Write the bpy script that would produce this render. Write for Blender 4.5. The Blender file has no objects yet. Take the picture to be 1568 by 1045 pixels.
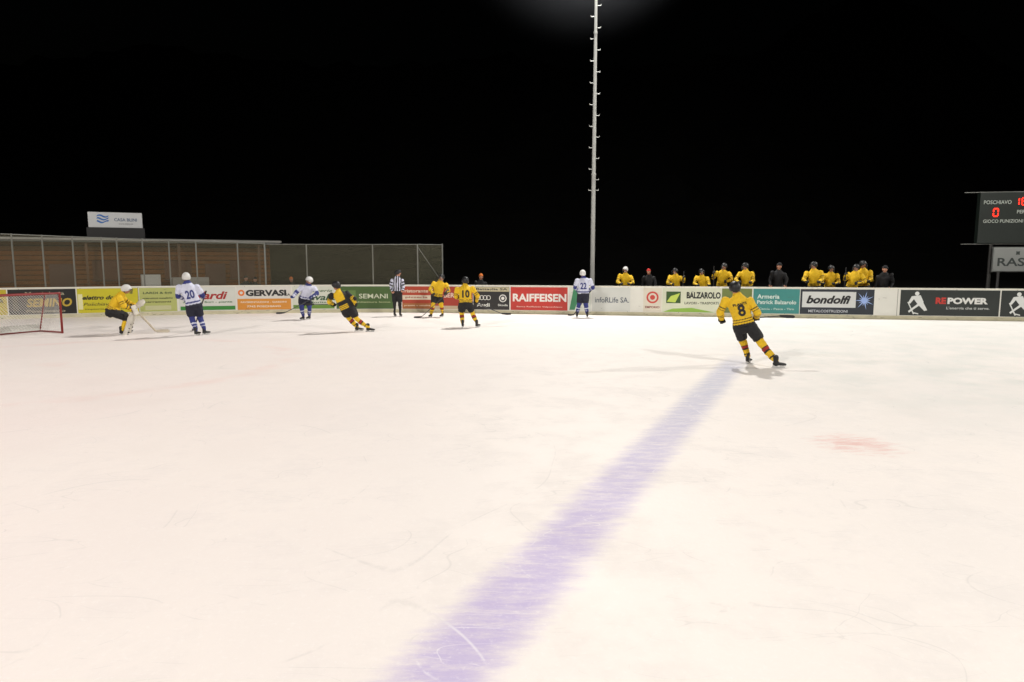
import bpy, math, random, bmesh
import numpy as np
from mathutils import Vector, Matrix, noise
from mathutils.bvhtree import BVHTree
random.seed(7)
S = bpy.context.scene
COL = S.collection
V = Vector

# ------------------------------------------------------------------ helpers
def lin(c):
    return tuple(((x/255)/12.92 if x/255 <= .04045 else ((x/255+.055)/1.055)**2.4) for x in c)

_m = {}
def mat(rgb, rough=.5, var=.12, scale=6., metal=0., bump=0., emit=0., name=None):
    key = (rgb, rough, var, scale, metal, bump, emit)
    if key in _m: return _m[key]
    m = bpy.data.materials.new(name or "mat_%d_%d_%d" % rgb); m.use_nodes = True
    nt = m.node_tree; b = nt.nodes["Principled BSDF"]
    c = lin(rgb)
    tc = nt.nodes.new("ShaderNodeTexCoord")
    n = nt.nodes.new("ShaderNodeTexNoise"); n.inputs["Scale"].default_value = scale; n.inputs["Detail"].default_value = 4
    nt.links.new(tc.outputs["Object"], n.inputs["Vector"])
    mx = nt.nodes.new("ShaderNodeMix"); mx.data_type = 'RGBA'
    mx.inputs[6].default_value = (*[x*(1-var*1.6) for x in c], 1)
    mx.inputs[7].default_value = (*[min(1, x*(1+var)) for x in c], 1)
    nt.links.new(n.outputs["Fac"], mx.inputs[0])
    nt.links.new(mx.outputs[2], b.inputs["Base Color"])
    b.inputs["Roughness"].default_value = rough; b.inputs["Metallic"].default_value = metal
    if bump:
        bp = nt.nodes.new("ShaderNodeBump"); bp.inputs["Strength"].default_value = bump; bp.inputs["Distance"].default_value = .02
        nt.links.new(n.outputs["Fac"], bp.inputs["Height"]); nt.links.new(bp.outputs["Normal"], b.inputs["Normal"])
    if emit:
        b.inputs["Emission Color"].default_value = (*c, 1); b.inputs["Emission Strength"].default_value = emit
    _m[key] = m; return m

def root(name, loc=(0,0,0), rz=0.):
    o = bpy.data.objects.new(name, None); o.location = loc; o.rotation_euler = (0,0,rz); o.empty_display_size = .2
    COL.objects.link(o); return o

def addo(name, me, parent=None, m=None, mw=None, smooth=False):
    o = bpy.data.objects.new(name, me); COL.objects.link(o)
    if m is not None:
        if len(me.materials) == 0: me.materials.append(m)
    if parent: o.parent = parent
    if mw is not None: o.matrix_local = mw
    if smooth: me.polygons.foreach_set("use_smooth", [True]*len(me.polygons))
    return o

def mk(name, vs, fs, m, parent=None, smooth=False, mw=None):
    me = bpy.data.meshes.new(name); me.from_pydata([tuple(v) for v in vs], [], fs); me.update()
    return addo(name, me, parent, m, mw, smooth)

def boxvf(sx, sy, sz, c=(0,0,0)):
    x,y,z = sx/2, sy/2, sz/2
    v = [V((c[0]+i*x, c[1]+j*y, c[2]+k*z)) for k in (-1,1) for j in (-1,1) for i in (-1,1)]
    f = [(0,2,3,1),(4,5,7,6),(0,1,5,4),(2,6,7,3),(0,4,6,2),(1,3,7,5)]
    return v, f

def box(name, size, c, m, parent=None, bevel=0., mw=None):
    v,f = boxvf(*size, c=c); o = mk(name, v, f, m, parent, mw=mw)
    if bevel:
        b = o.modifiers.new("b", 'BEVEL'); b.width = bevel; b.segments = 2
    return o

def frame(fwd, up):
    y = V(fwd).normalized(); z = V(up); z = (z - y*z.dot(y)).normalized(); x = y.cross(z)
    return Matrix((x,y,z)).transposed()

def M4(fwd, up, loc, sc=1.):
    return Matrix.Translation(V(loc)) @ frame(fwd, up).to_4x4() @ Matrix.Scale(sc, 4)

def loft(Vs, Fs, pts, rad, lat, n=14, cap0=True, cap1=True):
    pts = [V(p) for p in pts]; rad = [(r,r) if not isinstance(r, tuple) else r for r in rad]
    lat = V(lat); rings = []
    d0 = (pts[1]-pts[0]).normalized(); d1 = (pts[-1]-pts[-2]).normalized()
    P = []; 
    if cap0:
        P += [(pts[0]-d0*rad[0][1]*.85, (rad[0][0]*.45, rad[0][1]*.45), d0), (pts[0]-d0*rad[0][1]*.5, (rad[0][0]*.84, rad[0][1]*.84), d0)]
    for i,p in enumerate(pts):
        a = pts[max(0,i-1)]; b = pts[min(len(pts)-1,i+1)]
        P.append((p, rad[i], (b-a).normalized()))
    if cap1:
        P += [(pts[-1]+d1*rad[-1][1]*.5, (rad[-1][0]*.84, rad[-1][1]*.84), d1), (pts[-1]+d1*rad[-1][1]*.85, (rad[-1][0]*.45, rad[-1][1]*.45), d1)]
    base = len(Vs)
    for p,r,d in P:
        a = lat - d*lat.dot(d)
        if a.length < 1e-3: a = d.orthogonal()
        a.normalize(); b = d.cross(a)
        for k in range(n):
            t = 2*math.pi*k/n
            Vs.append(p + a*r[0]*math.cos(t) + b*r[1]*math.sin(t))
    m = len(P)
    for i in range(m-1):
        for k in range(n):
            k2 = (k+1) % n
            Fs.append((base+i*n+k, base+i*n+k2, base+(i+1)*n+k2, base+(i+1)*n+k))
    Fs.append(tuple(base+k for k in reversed(range(n)))); Fs.append(tuple(base+(m-1)*n+k for k in range(n)))

def tube(name, p0, p1, r0, m, parent=None, r1=None, n=8):
    vs, fs = [], []; loft(vs, fs, [p0,p1], [r0, r1 or r0], (0.3,1,.2), n, False, False)
    return mk(name, vs, fs, m, parent, smooth=False)

def evalmesh(o):
    bpy.context.view_layer.update()
    dg = bpy.context.evaluated_depsgraph_get()
    return bpy.data.meshes.new_from_object(o.evaluated_get(dg))

def remeshed(vs, fs, vox, smooth_it=3):
    me = bpy.data.meshes.new("tmp"); me.from_pydata([tuple(v) for v in vs], [], fs); me.update()
    o = bpy.data.objects.new("tmp", me); COL.objects.link(o)
    r = o.modifiers.new("r",'REMESH'); r.mode='VOXEL'; r.voxel_size=vox
    if smooth_it:
        s = o.modifiers.new("s",'SMOOTH'); s.iterations=smooth_it; s.factor=.5
    out = evalmesh(o); bpy.data.objects.remove(o); bpy.data.meshes.remove(me)
    out.materials.clear()
    return out

_t = {}
def textgeo(s, bold=0.0, shear=0.0):
    key = (s,bold,shear)
    if key in _t: return _t[key]
    cu = bpy.data.curves.new("t",'FONT'); cu.body = s; cu.offset = bold; cu.shear = shear; cu.resolution_u = 3
    cu.align_x='CENTER'
    o = bpy.data.objects.new("t",cu); COL.objects.link(o)
    me = evalmesh(o)
    vs = np.array([v.co[:] for v in me.vertices]); fs = [tuple(p.vertices) for p in me.polygons]
    bpy.data.objects.remove(o); bpy.data.meshes.remove(me)
    lo, hi = vs.min(0), vs.max(0); c = (lo+hi)/2; d = hi-lo
    vs = (vs-c)[:, :2]/d[:2]
    _t[key] = (vs, fs, d[0]/d[1]); return _t[key]

def flattext(name, s, c, w, h, m, parent, bold=.02, shear=0., y=0.):
    # text in local XZ plane facing -Y
    vs, fs, asp = textgeo(s,bold,shear)
    if h is None: h = w/asp
    return mk(name, [(c[0]+a*w, y, c[1]+b*h) for a,b in vs], fs, m, parent)

# ------------------------------------------------------------------ materials
def attr_mat(name, rough, bump):
    m = bpy.data.materials.new(name); m.use_nodes=True; nt=m.node_tree; b=nt.nodes["Principled BSDF"]
    a = nt.nodes.new("ShaderNodeAttribute"); a.attribute_name="Col"
    tc = nt.nodes.new("ShaderNodeTexCoord")
    n = nt.nodes.new("ShaderNodeTexNoise"); n.inputs["Scale"].default_value=14; n.inputs["Detail"].default_value=3
    nt.links.new(tc.outputs["Object"], n.inputs["Vector"])
    r = nt.nodes.new("ShaderNodeMapRange"); r.inputs["To Min"].default_value=.78; r.inputs["To Max"].default_value=1.12
    nt.links.new(n.outputs["Fac"], r.inputs["Value"])
    mu = nt.nodes.new("ShaderNodeVectorMath"); mu.operation='SCALE'
    nt.links.new(a.outputs["Color"], mu.inputs[0]); nt.links.new(r.outputs["Result"], mu.inputs["Scale"])
    nt.links.new(mu.outputs[0], b.inputs["Base Color"])
    b.inputs["Roughness"].default_value=rough
    bp = nt.nodes.new("ShaderNodeBump"); bp.inputs["Strength"].default_value=bump; bp.inputs["Distance"].default_value=.03
    nt.links.new(n.outputs["Fac"], bp.inputs["Height"]); nt.links.new(bp.outputs["Normal"], b.inputs["Normal"])
    return m
CLOTH = attr_mat("jersey_cloth", .75, .5)
SKINM = attr_mat("face_skin", .5, .1)

class NB:
    def __init__(s, nt): s.nt = nt
    def link(s, v, inp):
        if isinstance(v, (int,float)): inp.default_value = v
        elif isinstance(v, tuple): inp.default_value = v
        else: s.nt.links.new(v, inp)
    def m(s, op, a, b=0., c=None, clamp=False):
        n = s.nt.nodes.new("ShaderNodeMath"); n.operation = op; n.use_clamp = clamp
        s.link(a, n.inputs[0]); s.link(b, n.inputs[1])
        if c is not None: s.link(c, n.inputs[2])
        return n.outputs[0]
    def noise(s, vec, scale, detail=3, rough=.5, dist=0.):
        n = s.nt.nodes.new("ShaderNodeTexNoise"); n.noise_dimensions='2D'; n.inputs["Scale"].default_value=scale; n.inputs["Detail"].default_value=detail
        n.inputs["Roughness"].default_value=rough; n.inputs["Distortion"].default_value=dist
        s.nt.links.new(vec, n.inputs["Vector"]); return n.outputs["Fac"]
    def mapping(s, vec, loc=(0,0,0), rot=(0,0,0), sc=(1,1,1)):
        n = s.nt.nodes.new("ShaderNodeMapping"); n.inputs["Location"].default_value=loc; n.inputs["Rotation"].default_value=rot; n.inputs["Scale"].default_value=sc
        s.nt.links.new(vec, n.inputs["Vector"]); return n.outputs[0]
    def sstep(s, v, a, b, lo=0., hi=1.):
        n = s.nt.nodes.new("ShaderNodeMapRange"); n.interpolation_type='SMOOTHSTEP'
        s.link(v, n.inputs["Value"]); 
        if a>b: a,b,lo,hi=b,a,hi,lo
        n.inputs["From Min"].default_value=a; n.inputs["From Max"].default_value=b
        n.inputs["To Min"].default_value=lo; n.inputs["To Max"].default_value=hi; return n.outputs["Result"]
    def mix(s, f, a, b):
        n = s.nt.nodes.new("ShaderNodeMix"); n.data_type='RGBA'
        s.link(f, n.inputs[0]); s.link(a, n.inputs[6]); s.link(b, n.inputs[7]); return n.outputs[2]

def ice_material():
    m = bpy.data.materials.new("ice_surface"); m.use_nodes=True; nt=m.node_tree; b=nt.nodes["Principled BSDF"]; N=NB(nt)
    g = nt.nodes.new("ShaderNodeNewGeometry"); P = g.outputs["Position"]
    sp = nt.nodes.new("ShaderNodeSeparateXYZ"); nt.links.new(P, sp.inputs[0]); X,Y = sp.outputs[0], sp.outputs[1]
    big = N.noise(P, .18, 3, .55); med = N.noise(P, 1.1, 6, .68); fine = N.noise(P, 22, 4, .7)
    base = N.mix(N.sstep(big,.35,.7), (.885,.832,.785,1), (.85,.805,.765,1))
    base = N.mix(N.m('MULTIPLY', N.sstep(med,.42,.72), .40), base, (.735,.70,.675,1))
    # worn, greyer ice to the far right, rosy towards the goal side
    wr = N.m('MULTIPLY', N.sstep(X, 1., 9.), N.sstep(Y, 6., 13.))
    base = N.mix(N.m('MULTIPLY', wr, N.sstep(N.noise(P,.9,6,.65),.3,.75,.15,.75)), base, (.65,.675,.64,1))
    rose = N.m('MULTIPLY', N.sstep(X, 2., -8.), N.sstep(big,.3,.7,.4,.7))
    base = N.mix(rose, base, (.885,.77,.735,1))
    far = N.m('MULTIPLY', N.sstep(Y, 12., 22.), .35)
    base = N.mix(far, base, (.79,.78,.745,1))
    def ring(cx, cy, r, w, k):
        dx = N.m('SUBTRACT', X, cx); dy = N.m('SUBTRACT', Y, cy)
        d = N.m('SQRT', N.m('ADD', N.m('MULTIPLY',dx,dx), N.m('MULTIPLY',dy,dy)))
        d = N.m('ADD', d, N.m('MULTIPLY', N.m('SUBTRACT', med, .5), .8))
        e = N.m('ABSOLUTE', N.m('SUBTRACT', d, r))
        return N.m('MULTIPLY', N.m('MULTIPLY', N.sstep(e, w, 0.), N.sstep(N.noise(P,.8,4),.36,.62)), k)
    base = N.mix(ring(-9.5, 14.5, 4.5, .42, .24), base, (.82,.52,.47,1))
    base = N.mix(ring(-9.5, 14.5, .0, .8, .3), base, (.82,.50,.45,1))
    # faceoff spot, worn away
    dx = N.m('SUBTRACT', X, 4.15); dy = N.m('SUBTRACT', Y, 8.05)
    d = N.m('SQRT', N.m('ADD', N.m('MULTIPLY',dx,dx), N.m('MULTIPLY',dy,dy)))
    spn = N.noise(N.mapping(P, rot=(0,0,.9), sc=(1.,3.,1)), 3.2, 5, .7)
    d = N.m('ADD', d, N.m('MULTIPLY', N.m('SUBTRACT', spn, .5), .7))
    base = N.mix(N.m('MULTIPLY', N.sstep(d,.6,.05), N.sstep(spn,.68,.38,.15,.7)), base, (.76,.44,.40,1))
    # blue line
    dl = N.m('ADD', N.m('MULTIPLY', N.m('SUBTRACT', X, 4.05), .9075), N.m('MULTIPLY', N.m('SUBTRACT', Y, 13.0), -.42))
    al = N.m('ADD', N.m('MULTIPLY', X, .42), N.m('MULTIPLY', Y, .9075))
    smear = N.noise(N.mapping(P, rot=(0,0,.5), sc=(2.2,9,1)), 1.1, 5, .65)
    dl2 = N.m('ABSOLUTE', N.m('ADD', dl, N.m('MULTIPLY', N.m('SUBTRACT', smear, .5), .24)))
    mask = N.sstep(dl2, .40, .10)
    inner = N.sstep(N.noise(N.mapping(P, rot=(0,0,.35), sc=(1.5,6,1)), 1.6, 7, .78), .36, .80, 1., .35)
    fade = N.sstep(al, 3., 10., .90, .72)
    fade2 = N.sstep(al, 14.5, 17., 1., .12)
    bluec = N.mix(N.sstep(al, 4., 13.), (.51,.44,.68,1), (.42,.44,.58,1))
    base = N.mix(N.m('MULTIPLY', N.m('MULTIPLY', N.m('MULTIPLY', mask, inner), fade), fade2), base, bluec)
    # skate grooves
    tot = None
    for sc, w, off, rot, st in ((.33,.0035,0,0,(1,1,1)),(.5,.0035,31,.6,(1,2.2,1)),(.9,.005,57,1.9,(1,3.4,1)),(.7,.004,77,2.6,(1,4,1)),(.42,.003,91,1.2,(1,3,1))):
        v = N.mapping(P, loc=(off,off*.7,0), rot=(0,0,rot), sc=st)
        nn = N.noise(v, sc, 0.6, .3)
        l = N.sstep(N.m('ABSOLUTE', N.m('SUBTRACT', nn, .5)), w, 0.)
        l = N.m('MULTIPLY', l, N.sstep(med, .46, .58))
        tot = l if tot is None else N.m('MAXIMUM', tot, l)
    onblue = N.m('MULTIPLY', tot, mask)
    base = N.mix(N.m('MULTIPLY', onblue, .55), base, (.9,.88,.9,1))
    groove = N.m('ADD', .22, N.m('MULTIPLY', wr, .32))
    base = N.mix(N.m('MULTIPLY', N.m('MULTIPLY', tot, N.m('SUBTRACT', 1., mask)), groove), base, (.5,.49,.47,1))
    base = N.mix(N.m('MULTIPLY', N.sstep(fine,.55,.75), .22), base, (.95,.93,.91,1))
    nt.links.new(base, b.inputs["Base Color"])
    nt.links.new(N.sstep(med,.3,.7,.52,.72), b.inputs["Roughness"])
    b.inputs["Specular IOR Level"].default_value=.18
    h = N.noise(P, 5., 5, .75)
    bp = nt.nodes.new("ShaderNodeBump"); bp.inputs["Strength"].default_value=.5; bp.inputs["Distance"].default_value=.012
    nt.links.new(h, bp.inputs["Height"]); nt.links.new(bp.outputs["Normal"], b.inputs["Normal"])
    return m

def net_material(name, cell, w, rgb, diag=True):
    m = bpy.data.materials.new(name); m.use_nodes=True; nt=m.node_tree; b=nt.nodes["Principled BSDF"]; N=NB(nt)
    uv = nt.nodes.new("ShaderNodeUVMap"); uv.uv_map="UVMap"
    sp = nt.nodes.new("ShaderNodeSeparateXYZ"); nt.links.new(uv.outputs[0], sp.inputs[0]); U,W = sp.outputs[0], sp.outputs[1]
    if diag: A,B = N.m('ADD',U,W), N.m('SUBTRACT',U,W)
    else: A,B = U,W
    a = N.m('LESS_THAN', N.m('FRACT', N.m('DIVIDE', A, cell)), w); c = N.m('LESS_THAN', N.m('FRACT', N.m('DIVIDE', B, cell)), w)
    nt.links.new(N.m('MAXIMUM', a, c), b.inputs["Alpha"])
    b.inputs["Base Color"].default_value=(*lin(rgb),1); b.inputs["Roughness"].default_value=.6
    return m

# ------------------------------------------------------------------ board path (plan of the far rink boards)
ctrl = [(-31,14),(-27.5,19),(-24,22.6),(-20.3,25.1),(-16.8,26.7),(-13,28.0),(-9.5,28.8),(-6.3,29.15),(-3,29.0),(0,28.43),(5,27.48),(10,26.53),(15,25.58),(20,24.63),(25,23.68),(29,22.4),(32,20)]
def catmull(c, n=24):
    out=[]
    for i in range(1,len(c)-2):
        p0,p1,p2,p3=[np.array(x,float) for x in c[i-1:i+3]]
        for k in range(n):
            t=k/n
            out.append(.5*((2*p1)+(-p0+p2)*t+(2*p0-5*p1+4*p2-p3)*t*t+(-p0+3*p1-3*p2+p3)*t**3))
    out.append(np.array(c[-2],float)); return np.array(out)
PP = catmull(ctrl)
SS = np.concatenate([[0],np.cumsum(np.linalg.norm(np.diff(PP,axis=0),axis=1))])
def ppos(s): return np.array([np.interp(s,SS,PP[:,0]), np.interp(s,SS,PP[:,1])])
def pnorm(s):
    a,b = ppos(s-.15), ppos(s+.15); t=(b-a)/np.linalg.norm(b-a); return np.array([t[1],-t[0]])
def pp(s, off, z):
    p = ppos(s)+pnorm(s)*off; return (p[0],p[1],z)
BEAR = PP[:,0]/(PP[:,1]*.9931+.187)
def sb(px):   # arc length of the boards at a bearing (tangent, in 1/1045 units from straight ahead)
    return float(np.interp((px-784)/1045, BEAR, SS))

def sweep(name, s0, s1, prof, m, parent, step=.5):
    n = max(2,int((s1-s0)/step)+1); vs=[]; fs=[]; k=len(prof)
    for s in np.linspace(s0,s1,n):
        for off,z in prof: vs.append(pp(s,off,z))
    for i in range(n-1):
        for j in range(k):
            j2=(j+1)%k; fs.append((i*k+j, (i+1)*k+j, (i+1)*k+j2, i*k+j2))
    fs.append(tuple(range(k))); fs.append(tuple((n-1)*k+j for j in reversed(range(k))))
    return mk(name, vs, fs, m, parent)

def strip(name, s0, s1, z0, z1, off, m, parent, step=.5):
    n = max(2,int((s1-s0)/step)+1); vs=[]; fs=[]
    L = np.linspace(s0,s1,n)
    for s in L: vs += [pp(s,off,z0), pp(s,off,z1)]
    for i in range(n-1): fs.append((2*i,2*i+2,2*i+3,2*i+1))
    o = mk(name, vs, fs, m, parent)
    uv = o.data.uv_layers.new(name="UVMap")
    for lp in o.data.loops:
        v=lp.vertex_index; uv.data[lp.index].uv=(L[v//2], (z0,z1)[v%2])
    return o
def ppoly(name, pts, off, m, parent):
    return mk(name, [pp(s,off,z) for s,z in pts], [tuple(range(len(pts)))], m, parent)
def pdisc(name, s, z, r, off, m, parent, r_in=0, n=20):
    if not r_in: return ppoly(name, [(s+r*math.cos(2*math.pi*i/n), z+r*math.sin(2*math.pi*i/n)) for i in range(n)], off, m, parent)
    vs=[]; fs=[]
    for i in range(n):
        a=2*math.pi*i/n
        for q in (r,r_in): vs.append(pp(s+q*math.cos(a), off, z+q*math.sin(a)))
    for i in range(n): j=(i+1)%n; fs.append((2*i,2*j,2*j+1,2*i+1))
    return mk(name,vs,fs,m,parent)
def ptext(name, st, s, z, w, h, m, parent, off=.009, bold=.02, shear=0.):
    vs, fs, asp = textgeo(st,bold,shear)
    if h is None: h = w/asp
    return mk(name, [pp(s+a*w, off, z+b*h) for a,b in vs], fs, m, parent)

# ------------------------------------------------------------------ ground, ice, hill
n=40; vs=[];fs=[]
for j in range(n+1):
    for i in range(n+1): vs.append((-500+1000*i/n,-300+1100*j/n,-.03))
for j in range(n):
    for i in range(n): a=j*(n+1)+i; fs.append((a,a+1,a+n+2,a+n+1))
mk("ground", vs, fs, mat((34,33,28),.95,.3,.4))

icep = [tuple(p) for p in PP[::6]]
poly = [(x,y) for x,y in icep]
poly = [(-31,-6)]+poly+[(32,-6)]
vs=[(0,5,0)]+[(x,y,0) for x,y in poly]; fs=[(0,i+1,i) for i in range(1,len(poly))]+[(0,1,len(poly))]
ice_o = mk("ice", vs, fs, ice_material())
if ice_o.data.polygons[0].normal.z<0: ice_o.data.flip_normals()

def hill():
    nx,ny=90,40; vs=[];fs=[]
    for j in range(ny+1):
        for i in range(nx+1):
            x=-260+520*i/nx; y=80+170*j/ny
            h=(j/ny)**1.15*90*(.8+.35*noise.noise(V((x*.012,y*.012,3))))+4.*noise.noise(V((x*.13,y*.13,1)))*min(1,j/3)
            vs.append((x,y,h-.1))
    for j in range(ny):
        for i in range(nx): a=j*(nx+1)+i; fs.append((a,a+1,a+nx+2,a+nx+1))
    mk("hill", vs, fs, mat((17,18,14),.98,.45,.25))
hill()

# ------------------------------------------------------------------ rink boards
RB = root("rink_boards")
s_lo, s_hi = 0.3, SS[-1]-.3
WHT=mat((222,221,212),.4,.08,1.5)
sweep("board_wall", s_lo,s_hi, [(0,0.0),(0,1.14),(-.09,1.14),(-.09,0)], WHT, RB)
sweep("top_rail", s_lo,s_hi, [(.018,1.142),(.018,1.185),(-.12,1.185),(-.12,1.142)], mat((226,224,210),.35,.05,2.), RB)
sweep("kick_plate", s_lo,s_hi, [(.012,0.002),(.012,.14),(.002,.14),(.002,0.002)], mat((200,194,164),.4,.2,3.), RB)
for s in np.arange(s_lo+1,s_hi,2.0):
    tubep = [pp(s-.008,.0045,.14),pp(s+.008,.0045,.14),pp(s+.008,.0045,1.14),pp(s-.008,.0045,1.14)]
    mk("panel_joint", tubep, [(0,1,2,3)], mat((120,118,110),.7,.1,4.), RB)
    a=pp(s,-.13,0); b=pp(s,-.13,1.1); tube("support_post",a,b,.03,mat((140,140,140),.5,.1,3.),RB)
# black puck and stick scuffs on the boards and kick plate
vs=[];fs=[]
for q in range(200):
    s=random.uniform(s_lo+.5,s_hi-.5); z=random.uniform(.02,.13) if random.random()<.6 else random.uniform(.2,1.05); l=random.uniform(.03,.14); t=random.uniform(.005,.012); sl=random.uniform(-.03,.03)
    b=len(vs); vs+=[pp(s,.016,z),pp(s+l,.016,z+sl),pp(s+l,.016,z+sl+t),pp(s,.016,z+t)]; fs.append((b,b+1,b+2,b+3))
mk("puck_marks",vs,fs,mat((90,88,82),.6,.2,8.),RB)

Z0,Z1=.16,1.115
W=(226,228,222)
def dim(rgb,k=.93): return tuple(int(c*k) for c in rgb)
def AD(a,b,rgb,z0=Z0,z1=Z1,off=.006,nm="advert_panel"): return strip(nm, sb(a),sb(b),z0,z1,off,mat(dim(rgb),.35,.09,1.3),RB)
def T(st,px,z,wpx,h,rgb,bold=.02,shear=0.,off=.0125):
    s=sb(px); w=sb(px+wpx/2)-sb(px-wpx/2); return ptext("advert_lettering",st,s,z,w,h,mat(dim(rgb),.4,.03,3.),RB,off,bold,shear)
def R(a,b,z0,z1,rgb,off=.0095): return strip("advert_block",sb(a),sb(b),z0,z1,off,mat(dim(rgb),.35,.05,2.),RB)
AD(-150,-40,(60,90,60)); AD(-38,11,(205,185,50)); T("CANTINA",-14,.7,40,.2,(40,40,40))
AD(13,117,(36,36,34)); T("Mattioleria",70,.95,60,.13,(170,165,140)); T("SEMINO",76,.6,70,.33,(200,170,60),.03,.2); T("Poschiavo",70,.28,60,.1,(170,165,140)); R(20,28,.3,.95,(90,88,70))
AD(119,212,(214,204,44)); T("elettro dorsa",158,.76,62,.17,(30,30,30),.03,.35); T("Poschiavo",150,.5,44,.12,(50,50,30),.0,.3); R(120,127,.3,.9,(240,236,180)); T("impianti elettrici",160,.3,60,.08,(80,80,30),.0)
AD(214,271,(190,196,118)); T("LARDI & figli",242,.9,44,.11,(70,90,60)); T("costruzioni metalliche",242,.7,46,.07,(80,90,60)); T("serramenti",242,.55,40,.07,(90,90,60)); R(222,262,.22,.4,(206,206,160))
AD(274,361,(226,228,220)); T("Vardi",325,.78,48,.32,(175,40,40),.03,.3); R(276,360,.18,.34,(60,140,60)); T("giardini - fiori - piante",318,.5,76,.09,(40,110,50)); pdisc("logo",sb(288),.8,.2,.0095,mat((60,140,60),.4,.05,2.),RB)
AD(363,446,(232,230,222)); R(363.5,445.5,.16,.62,(226,152,62)); T("GERVASI",408,.86,62,.26,(40,40,40),.05); T("SA",441,.78,8,.1,(40,40,40)); pdisc("logo",sb(370),.87,.13,.0095,mat((226,120,40),.4,.05,2.),RB,r_in=.06)
T("PAVIMENTAZIONI - GIARDINI",404,.48,70,.07,(250,240,220)); T("7742 POSCHIAVO",404,.3,52,.08,(250,240,220),.03)
AD(448,513,(226,230,214)); T("pasticceria",482,.92,54,.14,(50,100,50),.01,.3); T("cavallo",492,.66,52,.26,(40,90,50),.02,.3); R(449,512,.18,.34,(110,150,60)); T("St. Moritz",480,.45,40,.08,(60,100,60))
AD(515,603,(74,104,50)); T("SEMANI",572,.7,44,.2,(220,226,200),.01); T("architettura legno",568,.44,60,.08,(190,200,150)); R(522,545,.4,.95,(104,134,70))
AD(616,662,(184,70,46)); R(616.5,661.5,.55,.74,(226,214,190)); R(616.5,661.5,.16,.4,(176,110,60)); T("ristorante",638,.92,36,.13,(240,225,200)); T("pizzeria",638,.645,34,.1,(150,50,40)); T("prestiti e vendite",639,.3,40,.07,(240,225,200))
AD(663,724,(176,62,46)); T("BERNINA",700,.75,40,.2,(240,220,200)); R(664,723,.16,.3,(200,180,150))
AD(725,780,(38,38,38)); R(725.4,779.6,.92,1.1,(205,195,160)); T("Battaglia SA",753,1.005,48,.12,(40,40,40),.02)
for i in range(4): pdisc("ring",sb(732.5+i*5.2),.66,.1,.0095+.0005*i,mat((225,225,220),.3,.03,3.),RB,r_in=.075)
T("Audi",740,.36,20,.15,W,.03); pdisc("emblem",sb(770),.64,.16,.0095,mat((225,225,220),.3,.03,3.),RB,r_in=.12); T("Skoda",770,.36,15,.09,W); pdisc("emblem_core",sb(770),.64,.07,.0095,mat((225,225,220),.3,.03,3.),RB)
AD(782,869,(206,60,50)); T("RAIFFEISEN",826,.68,82,.33,(248,244,236),.035); T("Banca Raiffeisen Valposchiavo",826,.3,70,.07,(240,200,190))
AD(871,905,(222,226,216)); ppoly("logo",[(sb(872),.2),(sb(880),.2),(sb(892),1.05),(sb(878),1.05)],.0095,mat((60,130,90),.4,.05,2.),RB)
AD(906,965,(222,224,218)); T("infoRLife SA.",937,.62,52,.22,(90,100,115),.01)
AD(985,1013,(232,224,206)); pdisc("emblem",sb(999),.74,.24,.0095,mat((196,70,60),.4,.1,6.),RB,r_in=.17); pdisc("emblem_core",sb(999),.74,.1,.0095,mat((196,70,60),.4,.1,6.),RB); T("EMPORIO",999,.35,22,.09,(150,60,50)); 
AD(1014,1104,(226,230,204)); R(1020,1042,.52,.98,(60,92,44)); ppoly("leaf",[(sb(1021),.58),(sb(1034),.55),(sb(1041),.92),(sb(1027),.8)],.0125,mat((190,210,90),.4,.05,2.),RB)
T("BALZAROLO",1077,.84,52,.26,(36,40,36),.04); T("LAVORI - TRASPORTI",1074,.53,52,.1,(90,96,80)); ppoly("green_swoosh",[(sb(1015),.165),(sb(1095),.165),(sb(1060),.34),(sb(1030),.3)],.0095,mat((140,180,70),.4,.05,2.),RB)
AD(1105,1151,(120,134,72)); T("SCHENA",1128,.6,34,.2,(230,230,200))
AD(1153,1224,(66,146,140)); T("Armeria",1176,.82,34,.17,(225,240,232)); T("Patrick Balzarolo",1189,.6,60,.15,(225,240,232)); T("Caccia - Pesca - Tiro",1189,.34,54,.08,(200,225,215))
AD(1225,1338,(44,50,60)); R(1228,1310,.42,1.02,(222,224,222)); T("bondolfi",1268,.72,68,.32,(28,28,32),.04,.3); T("METALCOSTRUZIONI",1268,.28,60,.1,(200,204,210)); 
for i in range(14):
    a=2*math.pi*i/14; r=.36 if i%2 else .22; q=.035
    c=(sb(1323),.7); ppoly("spark",[(c[0]-q*math.sin(a),c[1]+q*math.cos(a)),(c[0]+q*math.sin(a),c[1]-q*math.cos(a)),(c[0]+r*math.cos(a),c[1]+r*math.sin(a))],.0095+.0006*i,mat((150,175,225),.4,.05,2.),RB)
def skaterlogo(px,k=1.):
    mm=mat((215,218,215),.4,.03,3.); c=sb(px)
    pdisc("logo",c-.02*k,.98,.075*k,.0125,mm,RB)
    for q,pl in enumerate([[(-.2,.88),(.1,.92),(.22,.66),(.02,.58)],[(.0,.6),(.2,.66),(.36,.36),(.26,.33)],[(.02,.6),(.16,.6),(-.1,.4),(-.26,.26),(-.3,.32)],[(-.2,.88),(-.32,.62),(-.24,.6),(-.1,.8)],[(-.34,.66),(-.3,.66),(-.08,.22),(-.12,.2)],[(-.12,.24),(.06,.2),(.06,.24),(-.1,.28)]]):
        ppoly("logo",[(c+a*k,z) for a,z in pl],.0125+q*.0007,mm,RB)
AD(1378,1530,(46,52,50)); skaterlogo(1404); T("RE",1440,.72,16,.24,(205,60,50),.05); T("POWER",1481,.72,62,.24,(235,236,232),.05); T("L'energia che ti serve.",1482,.44,66,.13,(200,204,200))
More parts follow.
